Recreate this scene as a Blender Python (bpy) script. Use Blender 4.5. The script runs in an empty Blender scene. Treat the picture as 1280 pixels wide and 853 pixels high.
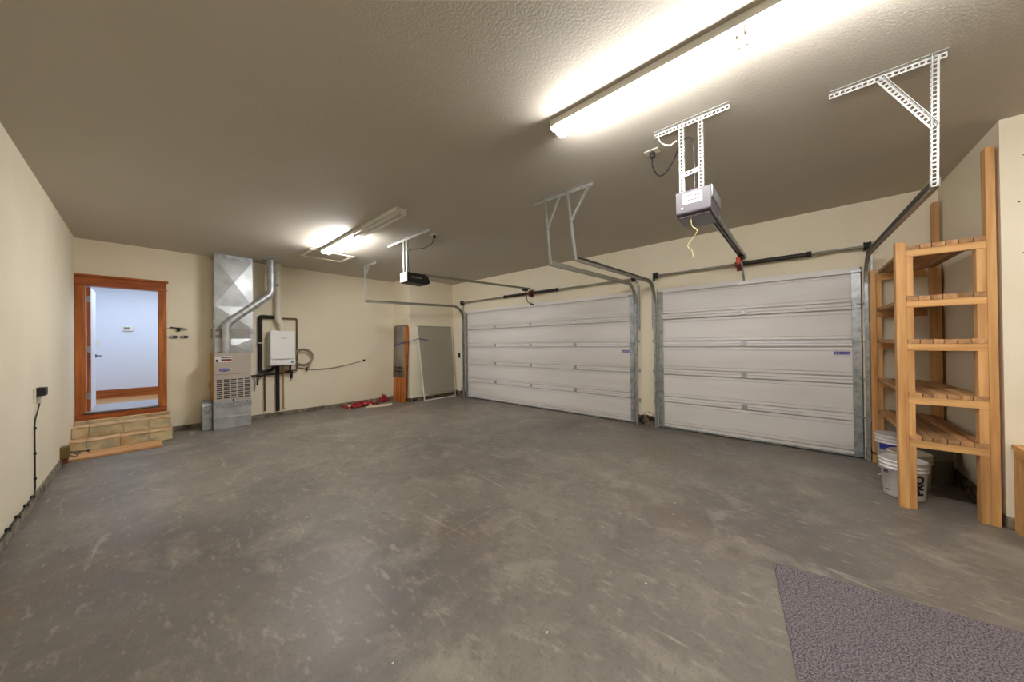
import bpy, bmesh, math, random
from mathutils import Vector, Matrix
random.seed(7)
S = bpy.context.scene
COL = S.collection
PI = math.pi
# ------------------------------------------------------------------ room size (metres)
XL, XR, YB, YR, X1, ZC, YN = -0.733, 6.123, 8.613, -1.246, 4.592, 3.307, -5.4

# ------------------------------------------------------------------ camera
yaw, pitch, roll = math.radians(48.6), math.radians(.32), math.radians(-.68)
f_ = Vector((math.sin(yaw)*math.cos(pitch), math.cos(yaw)*math.cos(pitch), math.sin(pitch)))
r0 = Vector((math.cos(yaw), -math.sin(yaw), 0)); u0 = r0.cross(f_)
r_ = r0*math.cos(roll) + u0*math.sin(roll); u_ = -r0*math.sin(roll) + u0*math.cos(roll)
cd = bpy.data.cameras.new('camera'); cam = bpy.data.objects.new('camera', cd); COL.objects.link(cam)
cam.matrix_world = Matrix(((r_.x, u_.x, -f_.x, 0), (r_.y, u_.y, -f_.y, 0), (r_.z, u_.z, -f_.z, 1.547), (0, 0, 0, 1)))
cd.sensor_fit = 'HORIZONTAL'; cd.sensor_width = 36; cd.lens = 36*405.1/1280; cd.clip_start = .05
S.camera = cam
# ------------------------------------------------------------------ world, exposure, lamp strengths
w = bpy.data.worlds.new('world'); S.world = w; w.use_nodes = True
w.node_tree.nodes['Background'].inputs[0].default_value = (.55, .68, .9, 1)
w.node_tree.nodes['Background'].inputs[1].default_value = .6
S.view_settings.view_transform = 'Standard'; S.view_settings.look = 'None'
S.view_settings.exposure = 0.0; S.view_settings.gamma = 1; S.view_settings.use_curve_mapping = False
TUBE = 138.0           # emission of the lit fluorescent tubes
HALL = 40.0            # added panel standing in for daylight in the hall behind the house door
S.cycles.max_bounces = 10; S.cycles.diffuse_bounces = 8; S.cycles.sample_clamp_indirect = 6

# ------------------------------------------------------------------ materials
def srgb(r, g, b):
    f = lambda c: c/12.92 if c <= .04045 else ((c+.055)/1.055)**2.4
    return (f(r/255), f(g/255), f(b/255), 1)
MATS = {}
def mat(name, col, rough=.6, metal=0, noise=None, bump=None, spec=.5, emit=0, rnd=0, alpha=1):
    """noise=(scale3, colour2, lo, hi, detail) mixes colour2 in; bump=(scale, strength, dist); rnd = per-object brightness spread"""
    if name in MATS: return MATS[name]
    m = bpy.data.materials.new(name); m.use_nodes = True; N = m.node_tree.nodes; L = m.node_tree.links
    b = N['Principled BSDF']; b.inputs['Roughness'].default_value = rough; b.inputs['Metallic'].default_value = metal
    b.inputs['Base Color'].default_value = col; b.inputs['Specular IOR Level'].default_value = spec
    tc = N.new('ShaderNodeTexCoord'); src = None
    layers = noise if isinstance(noise, list) else ([noise] if noise else [])
    for sc, c2, lo, hi, det in layers:
        mp = N.new('ShaderNodeMapping'); mp.inputs['Scale'].default_value = sc; L.new(tc.outputs['Object'], mp.inputs[0])
        if rnd:
            oi = N.new('ShaderNodeObjectInfo'); mm = N.new('ShaderNodeVectorMath'); mm.operation = 'SCALE'; mm.inputs[0].default_value = (37, 53, 71)
            L.new(oi.outputs['Random'], mm.inputs['Scale']); L.new(mm.outputs[0], mp.inputs['Location'])
        n = N.new('ShaderNodeTexNoise'); n.inputs['Scale'].default_value = 1; n.inputs['Detail'].default_value = det; L.new(mp.outputs[0], n.inputs[0])
        mr = N.new('ShaderNodeMapRange'); mr.inputs[1].default_value = lo; mr.inputs[2].default_value = hi; L.new(n.outputs[0], mr.inputs[0])
        mx = N.new('ShaderNodeMix'); mx.data_type = 'RGBA'; L.new(mr.outputs[0], mx.inputs[0])
        if src: L.new(src, mx.inputs[6])
        else: mx.inputs[6].default_value = col
        mx.inputs[7].default_value = c2; src = mx.outputs[2]
    if rnd:
        oi = N.new('ShaderNodeObjectInfo'); hs = N.new('ShaderNodeHueSaturation')
        mr = N.new('ShaderNodeMapRange'); mr.inputs[3].default_value = 1-rnd; mr.inputs[4].default_value = 1+rnd; L.new(oi.outputs['Random'], mr.inputs[0])
        L.new(mr.outputs[0], hs.inputs['Value'])
        if src: L.new(src, hs.inputs['Color'])
        else: hs.inputs['Color'].default_value = col
        src = hs.outputs[0]
    if src: L.new(src, b.inputs['Base Color'])
    if bump:
        n = N.new('ShaderNodeTexNoise'); n.inputs['Scale'].default_value = bump[0]; n.inputs['Detail'].default_value = 3; L.new(tc.outputs['Object'], n.inputs[0])
        bp = N.new('ShaderNodeBump'); bp.inputs['Strength'].default_value = bump[1]; bp.inputs['Distance'].default_value = bump[2]
        L.new(n.outputs[0], bp.inputs['Height']); L.new(bp.outputs[0], b.inputs['Normal'])
    if emit:
        b.inputs['Emission Color'].default_value = col; b.inputs['Emission Strength'].default_value = emit
    if alpha < 1: b.inputs['Alpha'].default_value = alpha
    MATS[name] = m; return m
PAINT = srgb(236, 228, 206)
wallm = mat('wall_paint', PAINT, .75, noise=((1.1, 1.1, .8), srgb(230, 220, 195), .35, .75, 3), bump=(90, .12, .004))
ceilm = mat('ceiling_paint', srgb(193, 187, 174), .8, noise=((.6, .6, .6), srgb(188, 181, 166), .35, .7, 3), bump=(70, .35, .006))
hallm = mat('hall_paint', srgb(224, 228, 236), .8)
hallfl = mat('hall_floor_wood', srgb(205, 160, 100), .35, noise=((1.5, 20, 1), srgb(180, 130, 78), .4, .6, 3))
stuc = mat('curb_concrete', srgb(142, 134, 118), .9, noise=((9, 9, 9), srgb(82, 72, 58), .42, .7, 5), bump=(40, .5, .02))
rawc = mat('chipped_concrete', srgb(128, 112, 92), .95, noise=((14, 14, 14), srgb(36, 28, 22), .45, .6, 6), bump=(30, 1, .04))
galv = mat('galvanised_steel', srgb(186, 192, 196), .38, .75, noise=((14, 14, 14), srgb(150, 156, 160), .4, .65, 4))
duct = mat('duct_sheet', srgb(200, 204, 206), .46, .75, noise=((5, 5, 5), srgb(170, 176, 178), .35, .7, 4))
track = mat('track_steel', srgb(146, 143, 132), .45, .35)
greysteel = mat('grey_zinc_steel', srgb(164, 168, 162), .45, .3)
white_steel = mat('white_zinc_steel', srgb(172, 172, 168), .45, .15)
whitep = mat('white_paint_metal', srgb(232, 230, 222), .45)
doorw = mat('garage_door_white', srgb(230, 228, 227), .5, noise=((2, .5, 3), srgb(216, 213, 210), .4, .75, 4), bump=(160, .05, .002))
seal = mat('black_rubber', srgb(26, 24, 22), .7)
black = mat('black_plastic', srgb(22, 22, 24), .45)
dark = mat('dark_steel', srgb(44, 40, 38), .5, .4)
greyp = mat('grey_plastic', srgb(76, 72, 78), .45)
redp = mat('red_plastic', srgb(214, 72, 40), .5)
rust = mat('red_painted_steel', srgb(120, 52, 40), .6)
cherry = mat('stained_cherry', srgb(196, 116, 46), .38, noise=((26, 26, 1.6), srgb(150, 78, 24), .38, .68, 4))
cherryh = mat('stained_cherry_cross', srgb(176, 96, 38), .38, noise=((1.6, 26, 26), srgb(136, 64, 20), .38, .68, 4))
fir = dict(rough=.62, rnd=.12)
WA, WB = srgb(216, 170, 110), srgb(180, 126, 72)
firz = mat('fir_vertical', WA, noise=((22, 22, 1.3), WB, .36, .72, 4), **fir)
firx = mat('fir_along', WA, noise=((1.3, 22, 22), WB, .36, .72, 4), **fir)
firy = mat('fir_across', WA, noise=((22, 1.3, 22), WB, .36, .72, 4), **fir)
plankx = mat('fir_plank_old', srgb(192, 148, 100), .7, noise=((1.3, 24, 24), srgb(140, 98, 64), .34, .7, 4), rnd=.32)
tilem = mat('slate_tile', srgb(206, 190, 152), .6, noise=[((6, 6, 6), srgb(160, 156, 132), .4, .66, 5), ((3, 3, 3), srgb(190, 150, 96), .52, .75, 3)], rnd=.16, bump=(30, .4, .01))
treadm = mat('tread_tile', srgb(222, 190, 146), .6, noise=((8, 8, 8), srgb(178, 140, 92), .4, .66, 5), rnd=.08)
grout = mat('grout', srgb(206, 176, 134), .9)
boardm = mat('plywood_board', srgb(214, 168, 112), .65, noise=((1.2, 16, 16), srgb(190, 138, 84), .35, .7, 4))
carpet = mat('grey_carpet', srgb(150, 141, 146), .97, noise=((120, 120, 120), srgb(84, 78, 84), .40, .62, 2), bump=(260, 1, .01), spec=.1)
lit = mat('lit_tube', (1, .97, .955, 1), .5, emit=TUBE)
litfar = mat('lit_tube_boosted', (1, .97, .955, 1), .5, emit=TUBE*1.65)  # same kind of tube, emission boosted to brighten the back wall
litnear = mat('lit_tube_added', (1, .97, .955, 1), .5, emit=TUBE*.45)  # dimmer tubes for the added fixture behind the camera
tubeoff = mat('unlit_tube', srgb(225, 222, 212), .3)
pvc = mat('white_pvc', srgb(226, 220, 204), .4)
white_en = mat('white_enamel', srgb(234, 236, 234), .35)
insul = mat('black_foam_insulation', srgb(34, 28, 24), .85)
copper = mat('copper_brown_pipe', srgb(112, 84, 58), .5, .4)
brassm = mat('brass_pipe', srgb(190, 160, 96), .45, .6)
hosem = mat('grey_hose', srgb(150, 138, 118), .6)
furn = mat('furnace_taupe', srgb(176, 166, 154), .45, .1)
furns = mat('furnace_brown_side', srgb(168, 132, 78), .7, .0)
blue = mat('blue_print', srgb(52, 56, 150), .5)
ink = mat('black_ink', srgb(28, 24, 30), .6)
label = mat('white_label', srgb(212, 212, 214), .5)
bucketm = mat('white_bucket_plastic', srgb(236, 232, 232), .35)
bucket2 = mat('cream_bucket_plastic', srgb(204, 196, 176), .4)
binm = mat('grey_bin_plastic', srgb(112, 108, 98), .6)
wrap = mat('grey_wrap', srgb(138, 130, 116), .85, noise=((7, 7, 2), srgb(116, 108, 96), .4, .65, 3))
bronze = mat('dark_bronze', srgb(70, 60, 52), .4, .7)
platem = mat('white_plate', srgb(228, 222, 206), .45)
paperm = mat('cream_paper', srgb(222, 208, 182), .8)

def floor_material():
    m = bpy.data.materials.new('sealed_concrete'); m.use_nodes = True; N = m.node_tree.nodes; L = m.node_tree.links; b = N['Principled BSDF']
    tc = N.new('ShaderNodeTexCoord')
    def noise(scale, det, lo, hi, rough=.55, dist=0, st=(1, 1, 1), rz=0):
        mp = N.new('ShaderNodeMapping'); mp.inputs['Scale'].default_value = st; mp.inputs['Rotation'].default_value = (0, 0, rz); L.new(tc.outputs['Object'], mp.inputs[0])
        n = N.new('ShaderNodeTexNoise'); n.inputs['Scale'].default_value = scale; n.inputs['Detail'].default_value = det
        n.inputs['Roughness'].default_value = rough; n.inputs['Distortion'].default_value = dist; L.new(mp.outputs[0], n.inputs[0])
        r = N.new('ShaderNodeMapRange'); r.inputs[1].default_value = lo; r.inputs[2].default_value = hi; L.new(n.outputs[0], r.inputs[0]); return r.outputs[0]
    def mix(a, bcol, fac):
        x = N.new('ShaderNodeMix'); x.data_type = 'RGBA'; L.new(fac, x.inputs[0])
        if isinstance(a, tuple): x.inputs[6].default_value = a
        else: L.new(a, x.inputs[6])
        x.inputs[7].default_value = bcol; return x.outputs[2]
    def scale(s, k):
        q = N.new('ShaderNodeMath'); q.operation = 'MULTIPLY'; q.inputs[1].default_value = k; L.new(s, q.inputs[0]); return q.outputs[0]
    c = mix(srgb(138, 132, 122), srgb(102, 97, 92), noise(.45, 5, .36, .64, .6, .5))
    c = mix(c, srgb(104, 99, 95), scale(noise(1.7, 6, .48, .70, .6, .6), .55))
    c = mix(c, srgb(168, 161, 147), scale(noise(2.3, 6, .52, .74, .62, .5), .6))
    c = mix(c, srgb(134, 114, 88), scale(noise(.8, 4, .55, .75, .6, .3), .4))
    c = mix(c, srgb(92, 86, 80), scale(noise(14, 6, .5, .72, .7), .5))
    c = mix(c, srgb(180, 174, 160), scale(noise(22, 5, .56, .74, .7, 0, (1, .35, 1), .6), .5))
    c = mix(c, srgb(74, 68, 62), scale(noise(70, 3, .55, .75, .6), .45))
    c = mix(c, srgb(182, 172, 154), scale(noise(7, 4, .66, .72, .5, 1.2, (1, .16, 1), -.5), .45))
    L.new(c, b.inputs['Base Color'])
    r = N.new('ShaderNodeMapRange'); r.inputs[3].default_value = .38; r.inputs[4].default_value = .52; L.new(noise(2.7, 6, .2, .8), r.inputs[0]); L.new(r.outputs[0], b.inputs['Roughness'])
    bp = N.new('ShaderNodeBump'); bp.inputs['Strength'].default_value = .12; bp.inputs['Distance'].default_value = .01; L.new(noise(24, 6, 0, 1, .7), bp.inputs['Height']); L.new(bp.outputs[0], b.inputs['Normal'])
    b.inputs['Specular IOR Level'].default_value = .45
    return m
floorm = floor_material()
def cloth_material():
    m = bpy.data.materials.new('red_patterned_cloth'); m.use_nodes = True; N = m.node_tree.nodes; L = m.node_tree.links; b = N['Principled BSDF']
    tc = N.new('ShaderNodeTexCoord'); v = N.new('ShaderNodeTexVoronoi'); v.inputs['Scale'].default_value = 16; L.new(tc.outputs['Object'], v.inputs[0])
    cr = N.new('ShaderNodeValToRGB'); cr.color_ramp.interpolation = 'CONSTANT'; e = cr.color_ramp.elements
    e[0].color = srgb(150, 34, 38); e[1].position = .5; e[1].color = srgb(52, 20, 24)
    x = e.new(.68); x.color = srgb(206, 178, 150); x = e.new(.82); x.color = srgb(176, 44, 46)
    s = N.new('ShaderNodeSeparateColor'); L.new(v.outputs['Color'], s.inputs[0]); L.new(s.outputs[0], cr.inputs[0]); L.new(cr.outputs[0], b.inputs['Base Color'])
    b.inputs['Roughness'].default_value = .95
    return m
clothm = cloth_material()

# ------------------------------------------------------------------ mesh helpers
class MB:
    def __init__(s): s.v = []; s.f = []; s.sm = []
    def add(s, vs, fs, smooth=False):
        o = len(s.v); s.v += [Vector(v) for v in vs]; s.f += [[i+o for i in f] for f in fs]; s.sm += [smooth]*len(fs); return s
    def box(s, x0, x1, y0, y1, z0, z1):
        vs = [(x, y, z) for z in (z0, z1) for y in (y0, y1) for x in (x0, x1)]
        return s.add(vs, [(0, 2, 3, 1), (4, 5, 7, 6), (0, 1, 5, 4), (2, 6, 7, 3), (0, 4, 6, 2), (1, 3, 7, 5)])
    def bar(s, a, b, w, h, up=(0, 0, 1)):
        """rectangular bar from a to b, w across, h along up"""
        a = Vector(a); b = Vector(b); d = (b-a).normalized(); side = d.cross(Vector(up)).normalized(); u = side.cross(d)
        vs = []
        for p in (a, b):
            for i, j in ((-1, -1), (1, -1), (1, 1), (-1, 1)): vs.append(p+side*w/2*i+u*h/2*j)
        return s.add(vs, [(3, 2, 1, 0), (4, 5, 6, 7), (0, 1, 5, 4), (1, 2, 6, 5), (2, 3, 7, 6), (3, 0, 4, 7)])
    def tube(s, pts, r, n=10, caps=True):
        pts = [Vector(p) for p in pts]; k = len(pts); rr = r if isinstance(r, (list, tuple)) else [r]*k
        t = [(pts[min(i+1, k-1)]-pts[max(i-1, 0)]).normalized() for i in range(k)]
        a = Vector((0, 0, 1)) if abs(t[0].z) < .9 else Vector((1, 0, 0))
        u = t[0].cross(a).normalized(); vs = []
        for i in range(k):
            u = (u-t[i]*u.dot(t[i])).normalized(); w_ = t[i].cross(u)
            for j in range(n):
                q = 2*PI*j/n; vs.append(pts[i]+(u*math.cos(q)+w_*math.sin(q))*rr[i])
        fs = [(i*n+j, i*n+(j+1) % n, (i+1)*n+(j+1) % n, (i+1)*n+j) for i in range(k-1) for j in range(n)]
        s.add(vs, fs, True)
        if caps: s.add(vs[:n], [tuple(range(n))[::-1]]); s.add(vs[-n:], [tuple(range(n))])
        return s
    def lathe(s, prof, c=(0, 0, 0), n=28, axis='z'):
        vs = []
        for r, z in prof:
            for j in range(n):
                q = 2*PI*j/n; a, b_ = r*math.cos(q), r*math.sin(q)
                p = {'z': (a, b_, z), 'x': (z, a, b_), 'y': (b_, z, a)}[axis]; vs.append(Vector(p)+Vector(c))
        k = len(prof)
        return s.add(vs, [(i*n+j, i*n+(j+1) % n, (i+1)*n+(j+1) % n, (i+1)*n+j) for i in range(k-1) for j in range(n)], True)
    def prism(s, poly, t0, t1, axis='y', smooth=False):
        """poly in the plane across axis: x->(y,z)  y->(x,z)  z->(x,y)"""
        m = {'x': lambda p, t: (t, p[0], p[1]), 'y': lambda p, t: (p[0], t, p[1]), 'z': lambda p, t: (p[0], p[1], t)}[axis]
        n = len(poly); vs = [m(p, t0) for p in poly]+[m(p, t1) for p in poly]
        s.add(vs, [(i, (i+1) % n, n+(i+1) % n, n+i) for i in range(n)], smooth)
        s.add(vs, [tuple(range(n))[::-1], tuple(range(n, 2*n))]); return s
    def perf(s, a, b, w, pitch=.027, h=.0088, hw=.0075):
        """perforated flat strip from a to b, spanning vector w"""
        a = Vector(a); b = Vector(b); w = Vector(w); L = (b-a).length; d = (b-a)/L; n = max(1, int(L/pitch)); p = L/n; W = w.length; wd = w/W
        for i in range(n):
            o = a+d*p*i; c = o+d*p/2+w/2
            out = [o, o+d*p, o+d*p+w, o+w]
            inn = [c-d*h-wd*hw, c+d*h-wd*hw, c+d*h+wd*hw, c-d*h+wd*hw]
            s.add(out+inn, [(k, (k+1) % 4, 4+(k+1) % 4, 4+k) for k in range(4)])
        return s
    def angle(s, a, b, w1, w2, pitch=.027): s.perf(a, b, w1, pitch); s.perf(a, b, w2, pitch); return s
    def build(s, name, m, parent=None, bevel=0, solid=0, loc=None):
        """link as one mesh object; coordinates are world unless loc given (then local)"""
        me = bpy.data.meshes.new(name)
        off = Vector((0, 0, 0))
        if parent is not None and loc is None: off = world_loc(parent)
        if parent is None and loc is None and s.v:
            xs = [v.x for v in s.v]; ys = [v.y for v in s.v]; zs = [v.z for v in s.v]
            off = Vector(((min(xs)+max(xs))/2, (min(ys)+max(ys))/2, min(zs)))
        me.from_pydata([v-off for v in s.v], [], s.f)
        me.polygons.foreach_set('use_smooth', s.sm); me.materials.append(m)
        bm = bmesh.new(); bm.from_mesh(me); bmesh.ops.recalc_face_normals(bm, faces=bm.faces) if not solid else None; bm.to_mesh(me); bm.free(); me.update()
        o = bpy.data.objects.new(name, me); COL.objects.link(o)
        if parent is not None:
            o.parent = parent
            if loc is not None: o.location = loc
        else: o.location = off if loc is None else loc
        if bevel:
            q = o.modifiers.new('bevel', 'BEVEL'); q.width = bevel; q.segments = 2; q.limit_method = 'ANGLE'; q.angle_limit = .8
        if solid:
            q = o.modifiers.new('solid', 'SOLIDIFY'); q.thickness = solid; q.offset = 0
        return o
def world_loc(o):
    p = Vector((0, 0, 0))
    while o is not None: p = p+o.location; o = o.parent
    return p
def tag(o, lab, cat, group=None, kind=None):
    o['label'] = lab; o['category'] = cat
    if group: o['group'] = group
    if kind: o['kind'] = kind
    return o
def thing(name, lab, cat, loc=(0, 0, 0), group=None, kind=None):
    o = bpy.data.objects.new(name, None); o.empty_display_size = .1; COL.objects.link(o); o.location = loc
    return tag(o, lab, cat, group, kind)
def box(name, m, parent, x0, x1, y0, y1, z0, z1, bevel=0): return MB().box(x0, x1, y0, y1, z0, z1).build(name, m, parent, bevel)
def tube(name, m, parent, pts, r, n=10): return MB().tube(pts, r, n).build(name, m, parent)
def dup(o, parent, dx=0, dy=0, dz=0):
    c = o.copy(); COL.objects.link(c); c.parent = parent; c.location = o.location+Vector((dx, dy, dz))
    for ch in [k for k in bpy.data.objects if k.parent == o]:
        d = ch.copy(); COL.objects.link(d); d.parent = c
    return c
def arc(c, r, a0, a1, n, ax='xz'):
    out = []
    for i in range(n+1):
        a = a0+(a1-a0)*i/n; p = [c[0], c[1], c[2]]; i0, i1 = 'xyz'.index(ax[0]), 'xyz'.index(ax[1])
        p[i0] += r*math.cos(a); p[i1] += r*math.sin(a); out.append(tuple(p))
    return out
def curve(pts, n=8):
    """Catmull-Rom through points"""
    P = [Vector(p) for p in pts]; P = [2*P[0]-P[1]]+P+[2*P[-1]-P[-2]]; out = []
    for i in range(1, len(P)-2):
        for k in range(n):
            t = k/n; a, b, c, d = P[i-1], P[i], P[i+1], P[i+2]
            out.append(.5*((2*b)+(c-a)*t+(2*a-5*b+4*c-d)*t*t+(3*b-a-3*c+d)*t**3))
    out.append(P[-2]); return out
def text(name, body, size, m, parent, origin, right, up, wrapc=None, shear=0, bold=0, width=None, depth=.0008):
    """flat lettering whose centre sits at origin; wrapc=(cx,cy,r) bends it round a vertical drum"""
    cu = bpy.data.curves.new('txt', 'FONT'); cu.body = body; cu.size = size; cu.shear = shear; cu.offset = bold; cu.align_x = 'CENTER'; cu.align_y = 'CENTER'; cu.resolution_u = 3
    to = bpy.data.objects.new('txt', cu); COL.objects.link(to); bpy.context.view_layer.update()
    me = bpy.data.meshes.new_from_object(to.evaluated_get(bpy.context.evaluated_depsgraph_get())); bpy.data.objects.remove(to)
    bm = bmesh.new(); bm.from_mesh(me)
    if wrapc:
        lo = min(v.co.y for v in bm.verts); hi = max(v.co.y for v in bm.verts)
        for k in range(1, 6): bmesh.ops.bisect_plane(bm, geom=bm.verts[:]+bm.edges[:]+bm.faces[:], plane_co=(0, lo+(hi-lo)*k/6, 0), plane_no=(0, 1, 0))
    R = Vector(right); U = Vector(up); O = Vector(origin); nn = R.cross(U); off = world_loc(parent); xs = [v.co.x for v in bm.verts]
    k = width/(max(xs)-min(xs)) if width else 1
    for v in bm.verts:
        p = O+R*v.co.x*k+U*v.co.y*k
        if wrapc:
            c = Vector((wrapc[0], wrapc[1], 0)); a0 = math.atan2(O.y-c.y, O.x-c.x); q = (p-O).dot(Vector((-math.sin(a0), math.cos(a0), 0)))
            a = a0+q/wrapc[2]; rr = wrapc[2]+(wrapc[3](p.z) if len(wrapc) > 3 else 0); p = Vector((c.x+math.cos(a)*rr, c.y+math.sin(a)*rr, p.z))
        v.co = p-off
    bm.to_mesh(me); bm.free(); me.materials.clear(); me.materials.append(m)
    o = bpy.data.objects.new(name, me); COL.objects.link(o); o.parent = parent; return o
def struct(o, lab, cat): return tag(o, lab, cat, None, 'structure')

# ================================================================== THE SETTING
struct(MB().box(XL-.14, XR+.3, YN-.14, YB+.14, -.12, 0).build('floor', floorm), 'sealed grey concrete garage floor with brown mottling', 'floor')
fl = bpy.data.objects['floor']
# saw-cut joints: shallow dark strips of the joint filler
jm = mat('joint_filler', srgb(150, 140, 126), .8)
MB().box(1.6, 6.1, 2.15, 2.156, 0, .0008).build('control_joint', jm, fl)
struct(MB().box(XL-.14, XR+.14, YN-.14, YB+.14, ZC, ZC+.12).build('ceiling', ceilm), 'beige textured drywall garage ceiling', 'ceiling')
struct(MB().box(XL-.14, XL, YN, YB, .1, ZC).build('wall_left', wallm), 'plain cream wall running from the steps towards the mat', 'wall')
DX0, DX1, DZ0, DZ1 = -.655, .185, .49, 2.575      # house door opening
b = MB()
b.box(XL-.14, DX0, YB, YB+.14, .085, ZC); b.box(DX0, DX1, YB, YB+.14, .085, .40); b.box(DX0, DX1, YB, YB+.14, DZ1, ZC)
b.box(DX1, XR+.14, YB, YB+.14, .085, ZC)
struct(b.build('wall_back', wallm), 'cream back wall with the house door and heating equipment', 'wall')
BX, BY = 4.68, 7.76
struct(MB().box(BX, XR, BY, YB, .1, ZC).build('wall_bump', wallm), 'cream bumped-out wall section behind the leaning grey screen', 'wall')
RD0, RD1, LD0, LD1, DH = -.63, 1.895, 2.30, 7.19, 2.475
b = MB()
for y0, y1 in ((YR-.14, RD0), (RD1, LD0), (LD1, YB)): b.box(XR, XR+.16, y0, y1, .0, DH)
b.box(XR, XR+.16, YR-.14, YB, DH, ZC)
struct(b.build('wall_right', wallm), 'cream wall around the two garage doors', 'wall')
struct(MB().box(X1+.14, XR, YR-.14, YR, .15, ZC).build('wall_nook', wallm), 'cream end wall behind the wooden shelving unit', 'wall')
wf = struct(MB().box(X1, X1+.14, YN, YR, .1, ZC).build('wall_front', wallm), 'cream wall with nail holes above the wooden bench', 'wall')
for z in (.95, 1.2, 1.45, 1.72, 1.98, 2.23, 2.48, 2.74, 3.0):
    for y in (-1.355, -1.75): MB().lathe([(.0, -.0012), (.004, -.0012), (.004, .0)], (X1, y+random.uniform(-.01, .01), z+random.uniform(-.02, .02)), 8, 'x').build('nail_hole', dark, wf)
MB().lathe([(0, -.002), (.006, -.002), (.007, 0)], (X1, -1.33, 2.62), 10, 'x').build('wall_scuff', copper, wf)
struct(MB().box(XL, X1, YN-.14, YN, .0, ZC).build('wall_near', wallm), 'cream wall at the open end of the garage', 'wall')
# concrete curbs under the walls
def curb(name, x0, x1, y0, y1, h, lab, m=stuc): return struct(MB().box(x0, x1, y0, y1, 0, h).build(name, m, bevel=.006), lab, 'curb')
curb('baseboard_left', XL-.14, XL+.014, YN, 7.39, .1, 'low concrete curb along the plain left wall')
curb('baseboard_back', .32, BX, YB-.016, YB+.14, .085, 'low concrete curb below the heating equipment')
curb('baseboard_bump', BX-.014, XR-.02, BY-.016, YB-.02, .1, 'dark concrete curb behind the leaning screen', rawc)
curb('baseboard_nook', X1+.14, XR-.03, YR-.14, YR+.02, .15, 'rough concrete curb under the wooden shelves', rawc)
curb('baseboard_front', X1-.014, X1+.14, YN, YR, .1, 'concrete curb under the wall with nail holes')
# broken concrete foot of the pier between the garage doors, and stubs beside the outer tracks
for nm, y0, y1, h, lab in (('trim_1', RD1+.01, LD0-.01, .2, 'chipped concrete foot of the pier between garage doors'),
                           ('trim_2', LD1+.01, BY-.03, .16, 'chipped concrete foot beside the wide garage door'),
                           ('trim_3', -1.2, RD0-.01, .2, 'chipped concrete foot beside the single garage door')):
    m_ = MB(); n = 6
    ys = [y0+(y1-y0)*i/n for i in range(n+1)]
    top = [(y, h*random.uniform(.72, 1.15)) for y in ys]
    m_.prism([(y0, 0), (y1, 0)]+top[::-1], XR-.022, XR, 'x')
    struct(m_.build(nm, rawc), lab, 'curb')
# ------------------------------------------------------------------ hall beyond the house door
HY, HX0, HX1, HZ = 10.86, -1.6, 1.9, 2.95
struct(MB().box(HX0, HX1, YB+.14, HY+.1, .38, .485).build('hall_floor', hallfl), 'light wood floor of the hall beyond the door', 'floor')
hw = MB(); hw.box(HX0, HX1, HY, HY+.1, .485, HZ)
struct(hw.build('wall_hall_back', hallm), 'pale blue-white hall wall beyond the open door', 'wall')
struct(MB().box(HX0-.1, HX0, YB+.14, HY, .485, HZ).build('wall_hall_left', hallm), 'pale hall side wall on the hinge side of the door', 'wall')
struct(MB().box(HX1, HX1+.1, YB+.14, HY, .485, HZ).build('wall_hall_right', hallm), 'pale hall side wall on the latch side of the door', 'wall')
struct(MB().box(HX0, HX1, YB+.14, HY+.1, HZ, HZ+.1).build('hall_ceiling', hallm), 'pale ceiling of the hall beyond the door', 'ceiling')
struct(MB().box(HX0, HX1, HY-.02, HY, .485, .66).build('baseboard_hall', cherryh), 'stained wood baseboard along the hall wall', 'baseboard')
ld = bpy.data.lights.new('hall_daylight_panel', 'AREA'); ld.shape = 'RECTANGLE'; ld.size = 2.2; ld.size_y = 1.0; ld.energy = HALL; ld.color = (.66, .79, 1)
lo = bpy.data.objects.new('hall_daylight_panel', ld); COL.objects.link(lo); lo.location = (0, 9.55, HZ-.03)  # added area panel under the hall ceiling, standing in for daylight
# ------------------------------------------------------------------ house door
D = thing('door_1', 'open white house door in stained cherry wood frame above stone steps', 'door', (-.23, YB, .39), kind='structure')
box('casing', cherry, D, XL+.003, DX0+.012, YB-.022, YB, .39, DZ1, .003)
box('casing', cherry, D, DX1-.012, .268, YB-.022, YB, .39, DZ1, .003)
box('head_casing', cherryh, D, XL+.003, .268, YB-.026, YB, DZ1-.012, 2.70, .003)
box('head_cap', cherryh, D, XL+.001, .292, YB-.06, YB, 2.70, 2.735, .006)
box('head_bead', cherryh, D, XL+.001, .278, YB-.034, YB, DZ1-.018, DZ1+.006, .004)
box('jamb', cherry, D, DX0, DX0+.022, YB, YB+.14, DZ0, DZ1)
box('jamb', cherry, D, DX1-.022, DX1, YB, YB+.14, DZ0, DZ1)
box('head_jamb', cherryh, D, DX0+.022, DX1-.022, YB, YB+.14, DZ1-.022, DZ1)
box('sill_board', cherryh, D, XL+.003, .268, YB-.045, YB, .39, .475, .004)
box('threshold', bronze, D, DX0, DX1, YB-.05, YB+.13, .475, .49, .003)
box('sill_step', mat('aluminium', srgb(206, 206, 212), .35, .6), D, DX0+.022, DX1-.022, YB+.05, YB+.14, .49, .5)
leaf = box('door_leaf', hallm, D, -.628, -.585, YB+.145, YB+.955, .5, 2.55, .002)
box('leaf_edge', cherry, leaf, -.6285, -.5845, YB+.1435, YB+.1475, .5, 2.55)
for z in (.75, 1.52, 2.35):
    hg = box('hinge', galv, leaf, -.634, -.588, YB+.139, YB+.1435, z-.05, z+.05, .002)
    MB().lathe([(0, z-.052), (.007, z-.052), (.007, z+.052), (0, z+.052)], (-.636, YB+.138, 0), 10).build('hinge_pin', galv, leaf)
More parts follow.
